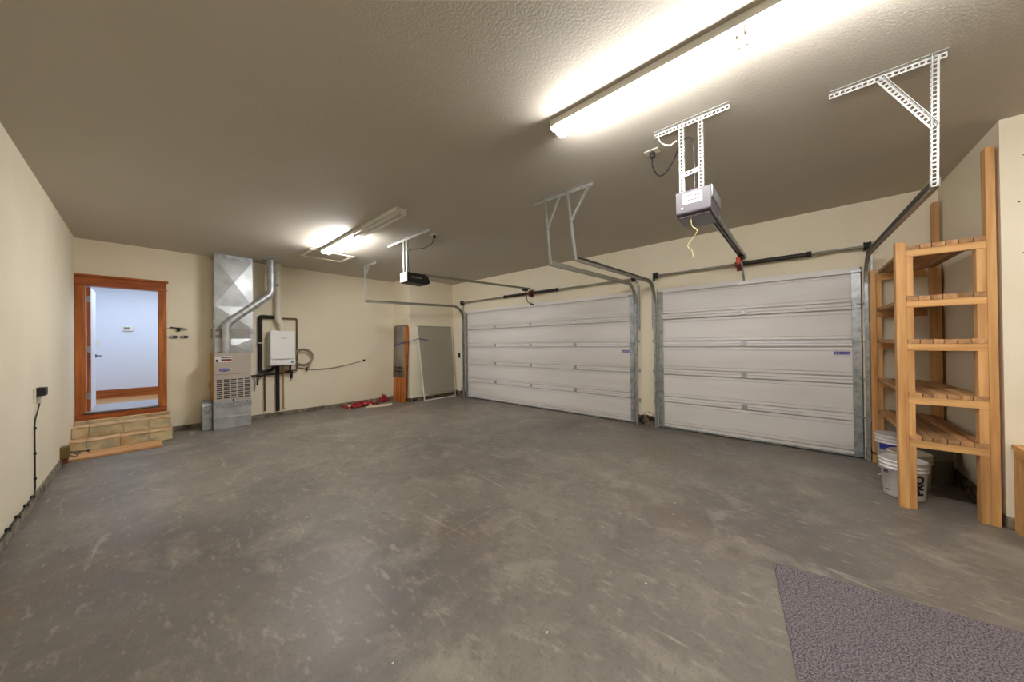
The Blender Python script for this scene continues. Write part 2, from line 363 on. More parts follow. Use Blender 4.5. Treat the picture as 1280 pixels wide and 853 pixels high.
MB().lathe([(0, .012), (.028, .012), (.03, .0)], (-.585, YB+.885, 1.40), 16, 'x').build('rose', bronze, leaf)
tube('lever', bronze, leaf, curve([(-.575, YB+.885, 1.40), (-.53, YB+.885, 1.40), (-.522, YB+.86, 1.4), (-.52, YB+.77, 1.398)]), .009)
tag(box('hall_rug', mat('pale_rug', srgb(172, 172, 176), .9), None, DX0-.2, HX1-.1, YB+.2, 9.72, .485, .495, .003), 'pale grey rug on the hall floor just beyond the door', 'rug')
t = thing('thermostat', 'white digital thermostat on the hall wall beyond the door', 'thermostat', (-.25, HY, 1.90))
box('case', platem, t, -.31, -.16, HY-.028, HY, 1.9, 2.0, .006); box('screen', mat('lcd', srgb(122, 134, 128), .3), t, -.29, -.21, HY-.03, HY-.027, 1.93, 1.98)
t = thing('light_switch', 'white light switch on the hall wall below the thermostat', 'light switch', (-.68, HY, 1.6))
box('plate', platem, t, -.72, -.62, HY-.008, HY, 1.58, 1.7, .002); box('toggle', platem, t, -.68, -.665, HY-.02, HY-.007, 1.625, 1.655, .002)

# ------------------------------------------------------------------ stone-clad steps
ST = thing('entry_steps', 'two stone-tiled steps leading up to the house door', 'steps', (-.2, 8.2, 0))
SX1 = .315; x0 = XL+.002
levels = [(7.89, 0, .172), (8.19, .172, .338), (8.47, .338, .388)]
for i, (y, z0, z1) in enumerate(levels):
    box('core', grout, ST, x0, SX1-.012-.02*(i > 0), y+.012, YB-.002, z0, z1-.014)
    cuts = [x0, -.575, -.255, .045, .3-.02*(i > 0)] if i != 1 else [x0, -.57, -.225, .055, .285]
    if i == 2: cuts = [x0, -.60, -.30, .0, .285]
    for a, c in zip(cuts[:-1], cuts[1:]):
        box('riser_tile', tilem, ST, a+.003, c-.003, y, y+.014, z0+.003, z1-.016, .002)
    yb = levels[i+1][0] if i < 2 else YB-.046
    for a, c in zip(cuts[:-1], cuts[1:]):
        box('tread_tile', treadm, ST, a+.003, c-.003+(.012 if c == cuts[-1] else 0), y-.008, yb-.002, z1-.014, z1, .004)
    ya = [y+.014, YB-.004] if i == 2 else [y+.014, (y+YB)/2, YB-.004]
    for a, c in zip(ya[:-1], ya[1:]): box('side_tile', tilem, ST, cuts[-1]-.003, cuts[-1]+.011, a+.003, c-.003, z0+.003, z1-.016, .002)
t = box('floor_board', boardm, None, XL+.02, .185, 7.42, 7.865, 0, .026, .003); tag(t, 'plain tan wooden board lying on the floor before the steps', 'board')

# ------------------------------------------------------------------ small things by the house door
t = thing('wall_hook', 'dark blue squeegee hung on a black hook beside the door', 'squeegee', (.41, YB, 1.83))
MB().bar((.31, YB-.035, 1.905), (.535, YB-.035, 1.873), .012, .022).build('blade', mat('navy', srgb(40, 44, 76), .5), t, .002)
box('holder', black, t, .392, .44, YB-.05, YB, 1.83, 1.9, .012)
for k, x in enumerate((.353, .493)):
    t = thing('opener_button', ['black oval garage opener button panel beside the cherry casing', 'black oval garage opener button panel farther from the cherry casing'][k], 'button panel', (x, YB, 1.70))
    pr = [(x+.055*math.copysign(abs(math.cos(a))**.6, math.cos(a)), 1.728+.026*math.copysign(abs(math.sin(a))**.6, math.sin(a))) for a in [2*PI*i/24 for i in range(24)]]
    MB().prism(pr, YB-.022, YB, 'y').build('case', black, t)
    box('button', platem, t, x-.038, x-.006, YB-.027, YB-.021, 1.714, 1.742, .004); box('button', greyp, t, x+.01, x+.036, YB-.027, YB-.021, 1.714, 1.742, .004)
t = thing('switch_plate', 'white double light switch plate below the opener buttons', 'switch plate', (.365, YB, 1.51))
box('plate', platem, t, .305, .425, YB-.008, YB, 1.50, 1.62, .003)
for x in (.335, .385): box('rocker', whitep, t, x, x+.03, YB-.013, YB-.007, 1.53, 1.59, .002)
# left wall outlet with black adapter and clipped cable
t = thing('wall_outlet', 'white outlet plate with black plug adapter on plain wall', 'outlet', (XL, 5.82, 1.02))
box('plate', platem, t, XL, XL+.007, 5.70, 5.80, 1.0, 1.14, .002); box('adapter', black, t, XL, XL+.06, 5.79, 5.93, 1.06, 1.145, .006)
box('connector', platem, t, XL+.005, XL+.03, 5.84, 5.88, .985, 1.06, .004)
t = thing('wall_cable', 'black cable clipped down the plain wall to the curb', 'cable', (XL, 5.7, .1))
tube('cable', black, t, curve([(XL+.018, 5.86, .985), (XL+.012, 5.80, .9), (XL+.008, 5.715, .80), (XL+.008, 5.71, .5), (XL+.008, 5.715, .22), (XL+.01, 5.69, .14), (XL+.02, 5.5, .118), (XL+.02, 4.8, .116), (XL+.02, 4.0, .114), (XL+.02, 2.5, .112)]), .0055, 8)
for y, z in ((5.715, .75), (5.71, .5), (5.714, .25)): box('clip', black, t, XL, XL+.018, y-.014, y+.014, z-.012, z+.012, .003)
for y in (5.56, 5.3, 5.0, 4.7): box('clip', black, t, XL, XL+.03, y-.012, y+.012, .1, .128, .003)
t = thing('wire_box', 'brown low wall box with loose wires beside the steps', 'junction box', (XL, 7.28, .05))
box('box', mat('olive_box', srgb(112, 92, 40), .6), t, XL, XL+.07, 7.2, 7.33, .1, .25, .004); box('base', rust, t, XL+.0145, XL+.06, 7.22, 7.32, .03, .09, .004)
for k in range(5):
    tube('wire', [copper, dark, platem][k % 3], t, curve([(XL+.06, 7.26+.01*k, .13+.012*k), (XL+.12, 7.3+.03*k, .09+.05*(k % 2)), (XL+.17, 7.27+.05*k, .16-.012*k), (XL+.23, 7.33+.03*k, .11+.02*(k % 3))]), .005, 6)

# ================================================================== FURNACE
F = thing('furnace', 'taupe gas furnace on sheet-metal base below the galvanised duct', 'furnace', (1.12, 8.34, 0))
FX0, FX1, FY = .845, 1.385, 8.07
box('base_plenum', duct, F, FX0-.008, FX1, FY, YB-.03, 0, .40, .004)
box('base_flange', duct, F, FX0-.012, FX1+.004, FY-.006, YB-.03, .20, .215, .002)
box('drain_pan', galv, F, FX0-.012, FX1+.006, FY-.012, YB-.02, .40, .515, .003)
cab = box('cabinet', furn, F, FX0, FX1, FY, YB-.04, .515, 1.41, .005)
box('side_panel', furns, cab, FX0-.003, FX0+.001, FY+.012, YB-.05, .52, 1.40)
box('front_seam', dark, cab, FX0+.01, FX1-.01, FY-.0015, FY+.002, 1.015, 1.02)
for c in range(5):
    x = FX0+.035+c*.101; m_ = MB()
    for k in range(10):
        z = .565+k*.0375; m_.add([(x, FY-.001, z), (x+.08, FY-.001, z), (x+.08, FY-.001, z+.025), (x, FY-.001, z+.025)], [(0, 1, 2, 3)])
    lv = m_.build('louver_slots', ink, cab)
    m_ = MB()
    for k in range(10):
        z = .565+k*.0375+.025; m_.add([(x-.002, FY-.0005, z+.008), (x+.082, FY-.0005, z+.008), (x+.082, FY-.005, z-.001), (x-.002, FY-.005, z-.001)], [(0, 1, 2, 3)])
    m_.build('louver_hoods', furn, lv, solid=.002)
box('rating_label', label, cab, FX0+.015, FX0+.255, FY-.002, FY, 1.25, 1.36)
box('label_block', rust, cab, FX0+.10, FX0+.25, FY-.003, FY-.0015, 1.265, 1.305); box('label_block', dark, cab, FX0+.10, FX0+.25, FY-.003, FY-.0015, 1.325, 1.345); box('label_block', ink, cab, FX0+.025, FX0+.06, FY-.003, FY-.0015, 1.255, 1.30)
ov = MB().prism([(FX0+.145+.075*math.cos(a), 1.10+.03*math.sin(a)) for a in [2*PI*i/28 for i in range(28)]], FY-.004, FY, 'y').build('logo_oval', blue, cab)
text('logo_lettering', 'Carrier', .05, label, ov, (FX0+.145, FY-.0055, 1.10), (1, 0, 0), (0, 0, 1), shear=.3, width=.11)
MB().add([(FX0+.21, FY-.002, 1.09), (FX0+.25, FY-.002, 1.12), (FX0+.245, FY-.002, 1.135), (FX0+.215, FY-.002, 1.115)], [(0, 1, 2, 3)]).build('logo_flash', label, cab)
MB().tube([(FX0-.05, FY+.2, .80), (FX0+.0, FY+.2, .80)], .012, 8).tube([(FX0-.05, FY+.26, .85), (FX0-.05, FY+.1, .79)], .01, 8).build('gas_cock', brassm, F)
box('access_knob', dark, cab, FX0+.26, FX0+.28, FY-.02, FY, .50, .545, .004)
# intake duct beside the base
m_ = MB(); m_.prism([(8.18, 0), (8.5, 0), (8.5, .45)]+[(8.34+.16*math.cos(a), .45+.1*math.sin(a)) for a in [PI*i/10 for i in range(1, 10)]]+[(8.18, .45)], .70, .828, 'x')
m_.build('return_duct', galv, F, .01)
# duct tower
T = thing('duct_tower', 'cross-creased galvanised supply duct rising from furnace to ceiling', 'duct', (1.15, 8.4, 1.41))
TX0, TX1, TY = .878, 1.448, 8.245
def crossbreak(name, z0, z1, dep=.022, par=T, tx0=TX0, tx1=TX1):
    m_ = MB(); cx, cz = (tx0+tx1)/2, (z0+z1)/2
    fr = [(tx0, TY, z0), (tx1, TY, z0), (tx1, TY, z1), (tx0, TY, z1), (cx, TY-dep, cz)]
    bk = [(x, YB-.03, z) for x, y, z in fr[:4]]
    m_.add(fr+bk, [(0, 1, 4), (1, 2, 4), (2, 3, 4), (3, 0, 4), (1, 0, 5, 6), (2, 1, 6, 7), (3, 2, 7, 8), (0, 3, 8, 5), (5, 8, 7, 6)])
    return m_.build(name, duct, par)
crossbreak('transition_duct', 1.412, 1.70, .03); box('filter_box', mat('filter_grey', srgb(150, 146, 140), .5, .3), T, TX0-.02, TX1-.06, TY-.004, YB-.03, 1.70, 1.885, .003)
box('filter_rail', galv, T, TX1-.06, TX1+.01, TY-.008, YB-.03, 1.70, 1.885, .003); box('filter_tag', label, T, TX0+.01, TX0+.06, TY-.007, TY-.003, 1.76, 1.83)
box('drive_slip', galv, T, TX0-.006, TX1+.006, TY-.006, YB-.03, 1.69, 1.705); crossbreak('lower_duct', 1.885, 2.32, .032); box('drive_slip', galv, T, TX0-.006, TX1+.006, TY-.005, YB-.03, 2.315, 2.33)
crossbreak('upper_duct', 2.33, 3.235, .034); box('top_flange', galv, T, TX0-.008, TX1+.008, TY-.012, YB-.03, 3.235, ZC, .003)
box('damper_plate', platem, T, TX0-.012, TX0, TY+.03, TY+.1, 1.95, 2.05, .003)
# flue
P_ = thing('flue_pipe', 'galvanised flue pipe bending from furnace up to ceiling', 'pipe', (1.03, 8.125, 1.41))
fy = 8.13
lower = curve([(1.03, fy, 1.86), (1.032, fy, 1.93), (1.075, fy, 2.01), (1.14, fy, 2.075)], 6)
tube('riser', duct, P_, [(1.03, fy, 1.41), (1.03, fy, 1.86)], .066, 20)
tube('elbow', duct, P_, lower, .070, 20)
tube('offset_run', duct, P_, [(1.14, fy, 2.075), (1.64, fy, 2.53)], .065, 20)
tube('elbow', duct, P_, curve([(1.64, fy, 2.53), (1.70, fy, 2.59), (1.735, fy, 2.67), (1.738, fy, 2.76)], 6), .069, 20)
tube('upper_riser', duct, P_, [(1.738, fy, 2.76), (1.738, fy, ZC)], .076, 20)
for z in (2.78, 3.06): MB().lathe([(.076, z-.008), (.081, z), (.076, z+.008)], (1.738, fy, 0), 24).build('seam_ring', galv, P_)
for k in (.25, .62): 
    p = Vector((1.14, fy, 2.075)).lerp(Vector((1.64, fy, 2.53)), k); d = Vector((.5, 0, .455)).normalized()
    tube('seam_ring', galv, P_, [p-d*.01, p, p+d*.01], [.065, .0695, .065], 20)
MB().lathe([(.072, ZC-.004), (.15, ZC-.004), (.15, ZC)], (1.738, fy, 0), 28).build('ceiling_collar', galv, P_)
tube('damper_weight', galv, P_, [(1.80, fy-.03, 2.80), (1.85, fy-.05, 2.80)], .03, 14)

# ================================================================== TANKLESS WATER HEATER
H = thing('water_heater', 'white wall-hung tankless water heater with vent pipe above', 'water heater', (1.97, 8.45, 1.1))
hx0, hx1, hy, hz0, hz1 = 1.752, 2.196, 8.30, 1.115, 1.865
box('back_case', white_en, H, hx0, hx1, hy+.05, 8.60, hz0, hz1-.01, .006)
box('front_cover', white_en, H, hx0-.004, hx1+.004, hy, hy+.055, hz0+.14, hz1, .014)
cv = MB().prism([(hx0-.004, hz0+.02), (hx1+.004, hz0+.02), (hx1+.004, hz0+.13)]+[(hx1-(hx1-hx0)*k/10, hz0+.135-.018*math.sin(PI*k/10)) for k in range(1, 10)]+[(hx0-.004, hz0+.13)], hy+.004, hy+.055, 'y').build('lower_cover', white_en, H, .006)
box('shadow_gap', mat('grey_gap', srgb(176, 178, 176), .6), H, hx0, hx1, hy+.012, hy+.05, hz0+.10, hz0+.145)
box('badge', mat('grey_print', srgb(168, 170, 170), .5), H, 1.93, 2.04, hy-.001, hy+.001, 1.70, 1.712)
box('control_panel', mat('teal_panel', srgb(120, 150, 160), .4), H, 2.115, 2.165, hy-.001, hy+.006, 1.16, 1.215)
box('bottom_plate', dark, H, hx0+.01, hx1-.01, hy+.02, 8.59, hz0-.006, hz0+.004)
V = thing('vent_pipe', 'white plastic vent pipe from water heater to ceiling', 'pipe', (1.95, 8.46, 1.87))
tube('collar', pvc, V, [(1.985, 8.455, 1.87), (1.985, 8.455, 1.965)], .05, 18)
tube('elbow', pvc, V, curve([(1.985, 8.455, 1.95), (1.975, 8.458, 2.04), (1.935, 8.46, 2.1), (1.925, 8.46, 2.2)], 6), [.052]*7+[.066]*12, 18)
tube('riser', pvc, V, [(1.925, 8.46, 2.18), (1.925, 8.46, ZC)], .058, 18)
tube('air_stub', pvc, V, [(1.80, 8.45, 1.86), (1.80, 8.45, 1.905)], .02, 12)
# plumbing
Q_ = thing('plumbing_loop', 'black insulated pipe loop around the white water heater', 'pipes', (1.95, 8.55, .1))
py = 8.565
tube('insulated_pipe', insul, Q_, [(1.95, py, 2.165), (1.665, py, 2.165)]+arc((1.655, py, 2.135), .03, PI/2, PI, 4)+[(1.625, py, 2.1), (1.625, py, 1.0)], .04, 14)
tube('insulated_pipe', insul, Q_, curve([(1.62, py-.02, 1.0), (1.72, py-.03, 1.0), (1.80, py-.1, 1.03), (1.83, py-.15, 1.09), (1.83, py-.15, 1.125)]), .032, 12)
tube('pipe', copper, Q_, [(1.95, py, 2.15), (2.285, py, 2.15), (2.30, py, 2.135), (2.30, py, 1.0), (2.285, py, .985), (2.05, py, .975)], .017, 10)
tube('pipe', dark, Q_, [(1.42, py, .915), (1.62, py, .925), (2.0, py, .935), (2.2, py, .95)], .02, 10)
tube('drop_pipe', copper, Q_, [(1.70, py, .93), (1.70, py, .15)], .017, 10)
tube('drop_pipe', insul, Q_, [(1.925, py-.02, 1.115), (1.925, py-.02, .12)], [.036, .036], 14)
tube('drop_pipe', brassm, Q_, [(2.035, py, 1.11), (2.035, py, .15)], .011, 10)
MB().tube([(1.99, py, .985), (2.09, py, .985)], .018, 10).tube([(2.06, py, 1.03), (2.06, py, .93)], .016, 10).build('valve', brassm, Q_)
tube('drop_pipe', dark, Q_, curve([(2.14, py-.12, 1.11), (2.15, py-.06, 1.0), (2.19, py, .94), (2.185, py, .80)]), [.02]*13+[.026]*12, 10)
tube('gas_flex', galv, Q_, curve([(1.40, 8.4, .86), (1.46, 8.42, .9), (1.5, 8.45, .82), (1.5, 8.46, .6)]), .014, 8)
MB().tube([(1.58, py-.01, .93), (1.66, py-.01, .93)], .045, 12).tube([(1.6, py-.01, .93), (1.56, py-.06, .72)], .014, 8).build('valve', dark, Q_)
box('pipe_strap', platem, Q_, 1.575, 1.675, 8.515, 8.612, 1.60, 1.615)
tube('plug_end', brassm, Q_, [(2.01, py, .155), (2.06, py, .155)], .014, 8)
HC = thing('hose_coil', 'coiled grey hose hung on the wall beside water heater', 'hose', (2.40, 8.55, 1.04))
pts = []
for k in range(3*28+1):
    a = PI*.9+2*PI*k/28; rr = .17+.018*math.sin(k*.17); pts.append((2.405+rr*math.cos(a)*1.05+.006*math.sin(k*.3), 8.53-.015*(k/28), 1.27+rr*1.05*math.sin(a)))
tube('coil', hosem, HC, pts, .014, 8)
tube('hose_tail', hosem, HC, curve([(2.56, 8.50, 1.2), (2.53, 8.51, 1.1), (2.5, 8.53, 1.02)]), .014, 8)
tube('nozzle', black, HC, [(2.505, 8.54, 1.06), (2.47, 8.545, .95)], [.014, .02], 8)
WL = thing('wall_wire', 'thin grey wire sagging along the back wall to a plug', 'wire', (3.0, 8.59, .95))
tube('wire', hosem, WL, curve([(2.30, 8.59, 1.04), (2.6, 8.59, .985), (3.0, 8.592, .985), (3.4, 8.595, 1.04), (3.82, 8.6, 1.13)]), .006, 6)
tube('wire', hosem, WL, curve([(2.30, 8.595, 1.02), (2.7, 8.595, .965), (3.1, 8.596, .98), (3.5, 8.598, 1.06), (3.82, 8.602, 1.125)]), .005, 6)
box('plug', black, WL, 3.81, 3.86, 8.585, 8.612, 1.105, 1.155, .004)

# ================================================================== FLUORESCENT LIGHTS
def fluorescent(lab, y0, y1, litmask, x=2.2):
    t = thing('fluorescent_light', lab, 'ceiling light', (x, (y0+y1)/2, ZC), 'long fluorescent ceiling fixtures')
    ym = (y0+y1)/2
    m_ = MB(); m_.prism([(x-.068, ZC), (x-.074, ZC-.056), (x-.03, ZC-.058), (x+.03, ZC-.058), (x+.074, ZC-.056), (x+.068, ZC)], y0, y1, 'y'); m_.build('housing', whitep, t, .002)
    for y in (y0, y1): box('end_cap', whitep, t, x-.075, x+.075, y-.004, y+.004, ZC-.085, ZC)
    segs = [(y0+.02, ym-.02), (ym+.02, y1-.02)]
    for k, (a, c) in enumerate(segs):
        for s in (-1, 1):
            tx = x+s*.042; tz = ZC-.082
            MB().tube([(tx, a+.01, tz), (tx, c-.01, tz)], .0165, 12).build('tube', (0, lit, litfar, litnear)[litmask[k]] if litmask[k] else tubeoff, t)
            for y in (a, c): box('lamp_holder', platem, t, tx-.012, tx+.012, y-.009, y+.009, tz-.02, ZC-.04, .003)
    return t
fluorescent('lit white fluorescent ceiling fixture nearest the grey door opener', -1.02, 1.44, (1, 1))
fluorescent('half-lit white fluorescent ceiling fixture beside the attic hatch', 3.82, 6.46, (0, 2))
fluorescent('added unseen fluorescent fixture brightening the dark grey mat end of the garage', -4.5, -2.04, (3, 3))  # added out of view to brighten the near wall and shelves
# attic hatch
t = thing('attic_hatch', 'cream attic hatch with raised trim beside half-lit fixture', 'hatch', (2.38, 6.88, ZC-.02))
ha, hb, hc, hd = 2.0, 2.78, 6.60, 7.24
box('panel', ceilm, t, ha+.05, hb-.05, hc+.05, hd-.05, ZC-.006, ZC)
for a in ((ha, ha+.06, hc, hd), (hb-.06, hb, hc, hd), (ha+.06, hb-.06, hc, hc+.06), (ha+.06, hb-.06, hd-.06, hd)): box('trim', wallm, t, *a, ZC-.02, ZC, .003)

# ================================================================== GARAGE DOORS
def garage_door(name, lab, y0, y1, hinges, loc_lab):
    d = thing(name, lab, 'garage door', (XR+.03, (y0+y1)/2, .03), kind='structure')
    n = 5; zb = .035; sh = (DH-.012-zb)/n; xs = XR+.012      # xs = face of the field
    y0 += .012; y1 -= .012
    hp = None
    for k in range(n):
        z0 = zb+k*sh+.0015; z1 = z0+sh-.003
        r = -.016; g = .008                      # raised rail and groove depths (towards room negative)
        prof = [(xs+.04, z0), (xs-.016, z0), (xs-.02, z0+.004), (xs-.02, z0+.036), (xs-.016, z0+.040), (xs+.036, z0+.041), (xs+.036, z0+.055), (xs-.001, z0+.057),
                (xs, z0+.095), (xs+.016, z0+.096), (xs+.016, z0+.1005), (xs-.001, z0+.102)]
        up = [(x, z1+z0-z) for x, z in prof][::-1]
        s = MB().prism(prof+up, y0, y1, 'y').build('section', doorw, d)
        for ya, yb in ((y0, y0+.085), (y1-.085, y1)):
            box('end_stile', galv, s, xs-.0245, xs-.018, ya, yb, z0+.002, z1-.002, .001)
        for yy in hinges if k else []:
            h = box('hinge', galv, s, xs-.029, xs-.02, yy-.035, yy+.035, z0-.038, z0+.036, .002)
        if k:
            for ya in (y0+.045, y1-.045):
                box('roller_hinge', galv, s, xs-.034, xs-.0246, ya-.04, ya+.04, z0-.042, z0+.04, .003)
                yo = y0-.035 if ya < (y0+y1)/2 else y1+.035
                tube('roller', galv, s, [(xs-.045, ya, z0+.02), (xs-.045, yo, z0+.02)], .008, 8)
        if k == 4:
            box('top_strut', doorw, s, xs-.05, xs-.012, y0+.01, y1-.01, z1-.06, z1-.052); box('top_strut', doorw, s, xs-.05, xs-.046, y0+.01, y1-.01, z1-.052, z1+.012)
            for ya in (y0+.045, y1-.045): box('top_bracket', galv, s, xs-.06, xs-.022, ya-.05, ya+.05, z1-.055, z1-.03, .004)
        if k == 2:
            st = box('maker_sticker', label, s, xs-.0035, xs-.001, y0+.10, y0+.26, z1-.175, z1-.108); hp = st
            box('sticker_band', blue, st, xs-.0045, xs-.003, y0+.104, y0+.256, z1-.152, z1-.112)
            for q in range(5): box('sticker_print', label, st, xs-.0052, xs-.0042, y0+.112+q*.028, y0+.13+q*.028, z1-.138, z1-.125)
    box('bottom_retainer', galv, d, xs-.022, xs+.03, y0, y1, .016, .034); MB().tube([(xs+.01, y0, .014), (xs+.01, y1, .014)], .014, 8).build('weather_seal', seal, d)
    for nm, a in (('stop_side', (y0-.02, y0+.02)), ('stop_side', (y1-.02, y1+.02))): box(nm, seal, d, xs+.045, xs+.09, a[0]-.0, a[1], 0, DH)
    box('stop_head', seal, d, xs+.045, xs+.09, y0, y1, DH-.05, DH)
    return d
garage_door('door_2', 'closed white single garage door beside the wooden shelves', RD0, RD1, (.625,), '')
garage_door('door_3', 'closed white double-width garage door beside the leaning screen', LD0, LD1, (3.59, 4.80, 5.99), '')

def door_track(lab, y, inner, group='garage door tracks'):
    """inner=+1 when the door lies towards +y of the track"""
    t = thing('door_track', lab, 'door track', (XR-.06, y, 0), group)
    xv = XR-.05
    rail = [(xv, y, .0), (xv, y, 2.24)]+arc((xv-.34, y, 2.25), .34, .05, PI/2, 10)+[(3.27, y, 2.515)]
    # C-channel: web plus two lips
    m_ = MB(); m_.box(xv-.028, xv+.028, y-inner*.018-.002, y-inner*.018+.002, 0.0, 2.25)
    for xx in (xv-.028, xv+.028): m_.box(xx-.002, xx+.002, min(y-inner*.018, y+inner*.012), max(y-inner*.018, y+inner*.012), 0, 2.25)
    m_.build('vertical_rail', galv, t)
    pts = [(xv, y, 2.25)]+arc((xv-.34, y, 2.25), .34, .05, PI/2, 12)+[(3.262, y, 2.515)]
    m_ = MB(); W = .028
    P2 = [Vector(p) for p in pts]; k = len(P2); nor = []
    for i in range(k):
        q = (P2[min(i+1, k-1)]-P2[max(i-1, 0)]).normalized(); nor.append(Vector((q.z, 0, -q.x)))
    ring = [(-W, inner*.012), (-W, -inner*.018), (W, -inner*.018), (W, inner*.012)]
    vs = [P2[i]+nor[i]*a+Vector((0, c, 0)) for i in range(k) for a, c in ring]
    m_.add(vs, [(i*4+j, i*4+j+1, i*4+4+j+1, i*4+4+j) for i in range(k-1) for j in range(3)])
    m_.build('horizontal_rail', track, t, solid=.004)
    m_ = MB()
    m_.perf((XR-.012, y-inner*.02, 1.75), (XR-.012, y-inner*.02, 2.6), (0, -inner*.05, 0)); m_.build('flag_bracket', galv, t, solid=.004)
    for z in (.45, 1.0, 1.55): box('jamb_bracket', galv, t, xv+.02, XR, min(y-inner*.02, y-inner*.06), max(y-inner*.02, y-inner*.06), z-.03, z+.03, .003)
    return t
door_track('grey steel garage door track beside the wooden shelves', -.655, 1)
door_track('grey steel track of single door beside the pier', 1.915, -1)
door_track('grey steel track of double door beside the pier', 2.265, 1)
door_track('grey steel track of double door beside the leaning screen', 7.22, -1)

def shaft(lab, y0, y1, s0, s1, cb):
    t = thing('torsion_shaft', lab, 'spring shaft', (XR-.1, (y0+y1)/2, 2.71)); x = XR-.1; z = 2.71
    tube('rod', track, t, [(x, y0, z), (x, y1, z)], .0175, 12)
    n = int((s1-s0)/.016); pr = []
    for k in range(n+1): pr.append((.034 if k % 2 else .0285, s0+(s1-s0)*k/n))
    MB().lathe(pr, (x, 0, z), 12, 'y').build('spring', dark, t)
    for y in (s0, s1): MB().lathe([(.017, y-.025), (.04, y-.025), (.04, y+.025), (.017, y+.025)], (x, 0, z), 14, 'y').build('winding_cone', dark, t)
    for y, s in ((y0+.05, 1), (y1-.05, -1)):
        MB().lathe([(.018, y-.03), (.06, y-.03), (.05, y-.018), (.05, y+.018), (.06, y+.03), (.018, y+.03)], (x, 0, z), 18, 'y').build('cable_drum', dark, t)
        box('end_bearing', galv, t, x-.03, XR-.001, y-s*.045-.002, y-s*.045+.002, z-.09, z+.05)
    box('centre_bracket', rust, t, x-.03, XR-.001, cb-.006, cb+.006, z-.07, z+.06); box('bracket_foot', rust, t, XR-.006, XR-.001, cb-.04, cb+.04, z-.09, z+.09)
    MB().lathe([(.018, cb-.05), (.046, cb-.05), (.038, cb+.05), (.018, cb+.05)], (x, 0, z), 14, 'y').build('anchor_cone', rust, t)
    return t
shaft('torsion spring shaft above the single white garage door', -.72, 1.93, -.13, .63, .66)
shaft('torsion spring shaft above the double-width garage door', 2.22, 7.24, 3.97, 5.53, 4.74)

# ------------------------------------------------------------------ track hangers of perforated angle
def hanger(lab, ya, yb, posts, pm, x=3.262, zb=2.49):
    """posts: (y_top, y_bottom, brace y at ceiling, brace z on post)"""
    t = thing('track_hanger', lab, 'hanger bracket', (x, (ya+yb)/2, ZC), 'perforated steel track hangers')
    MB().angle((x, ya, ZC-.002), (x, yb, ZC-.002), (0, 0, -.036), (-.034, 0, 0)).build('ceiling_angle', white_steel, t, solid=.0028)
    for yt, ybm, br, bz in posts:
        sg = 1 if br is not None and br > yt else -1
        MB().angle((x-.005, yt, ZC-.004), (x-.005, ybm, zb), (0, -sg*.036, 0), (-.034, 0, 0)).build('hanger_post', pm, t, solid=.0028)
        if br is not None:
            k = (ZC-bz)/(ZC-zb); yj = yt+(ybm-yt)*k
            a = Vector((x-.009, br, ZC-.03)); c = Vector((x-.009, yj-sg*.015, bz)); d = (c-a).normalized(); nrm = Vector((0, -d.z, d.y))*.034
            MB().angle(a-nrm/2, c-nrm/2, nrm, (-.03, 0, 0)).build('diagonal_brace', pm, t, solid=.0028)
        tube('bolt', galv, t, [(x-.01, ybm-sg*.018, zb+.03), (x+.02, ybm-sg*.018, zb+.03)], .009, 8)
    return t
hanger('white perforated track hanger with diagonal brace beside wooden shelves', -.19, -.71, [(-.645, -.632, -.43, 2.86)], white_steel)
hanger('double-post perforated track hanger between the two garage doors', 2.51, 1.67, [(1.97, 1.87, 1.71, 2.94), (2.29, 2.215, 2.09, 2.93)], greysteel)
hanger('small perforated track hanger on the ceiling beyond the attic hatch', 7.40, 6.70, [(7.19, 7.16, 7.0, 3.0)], greysteel)

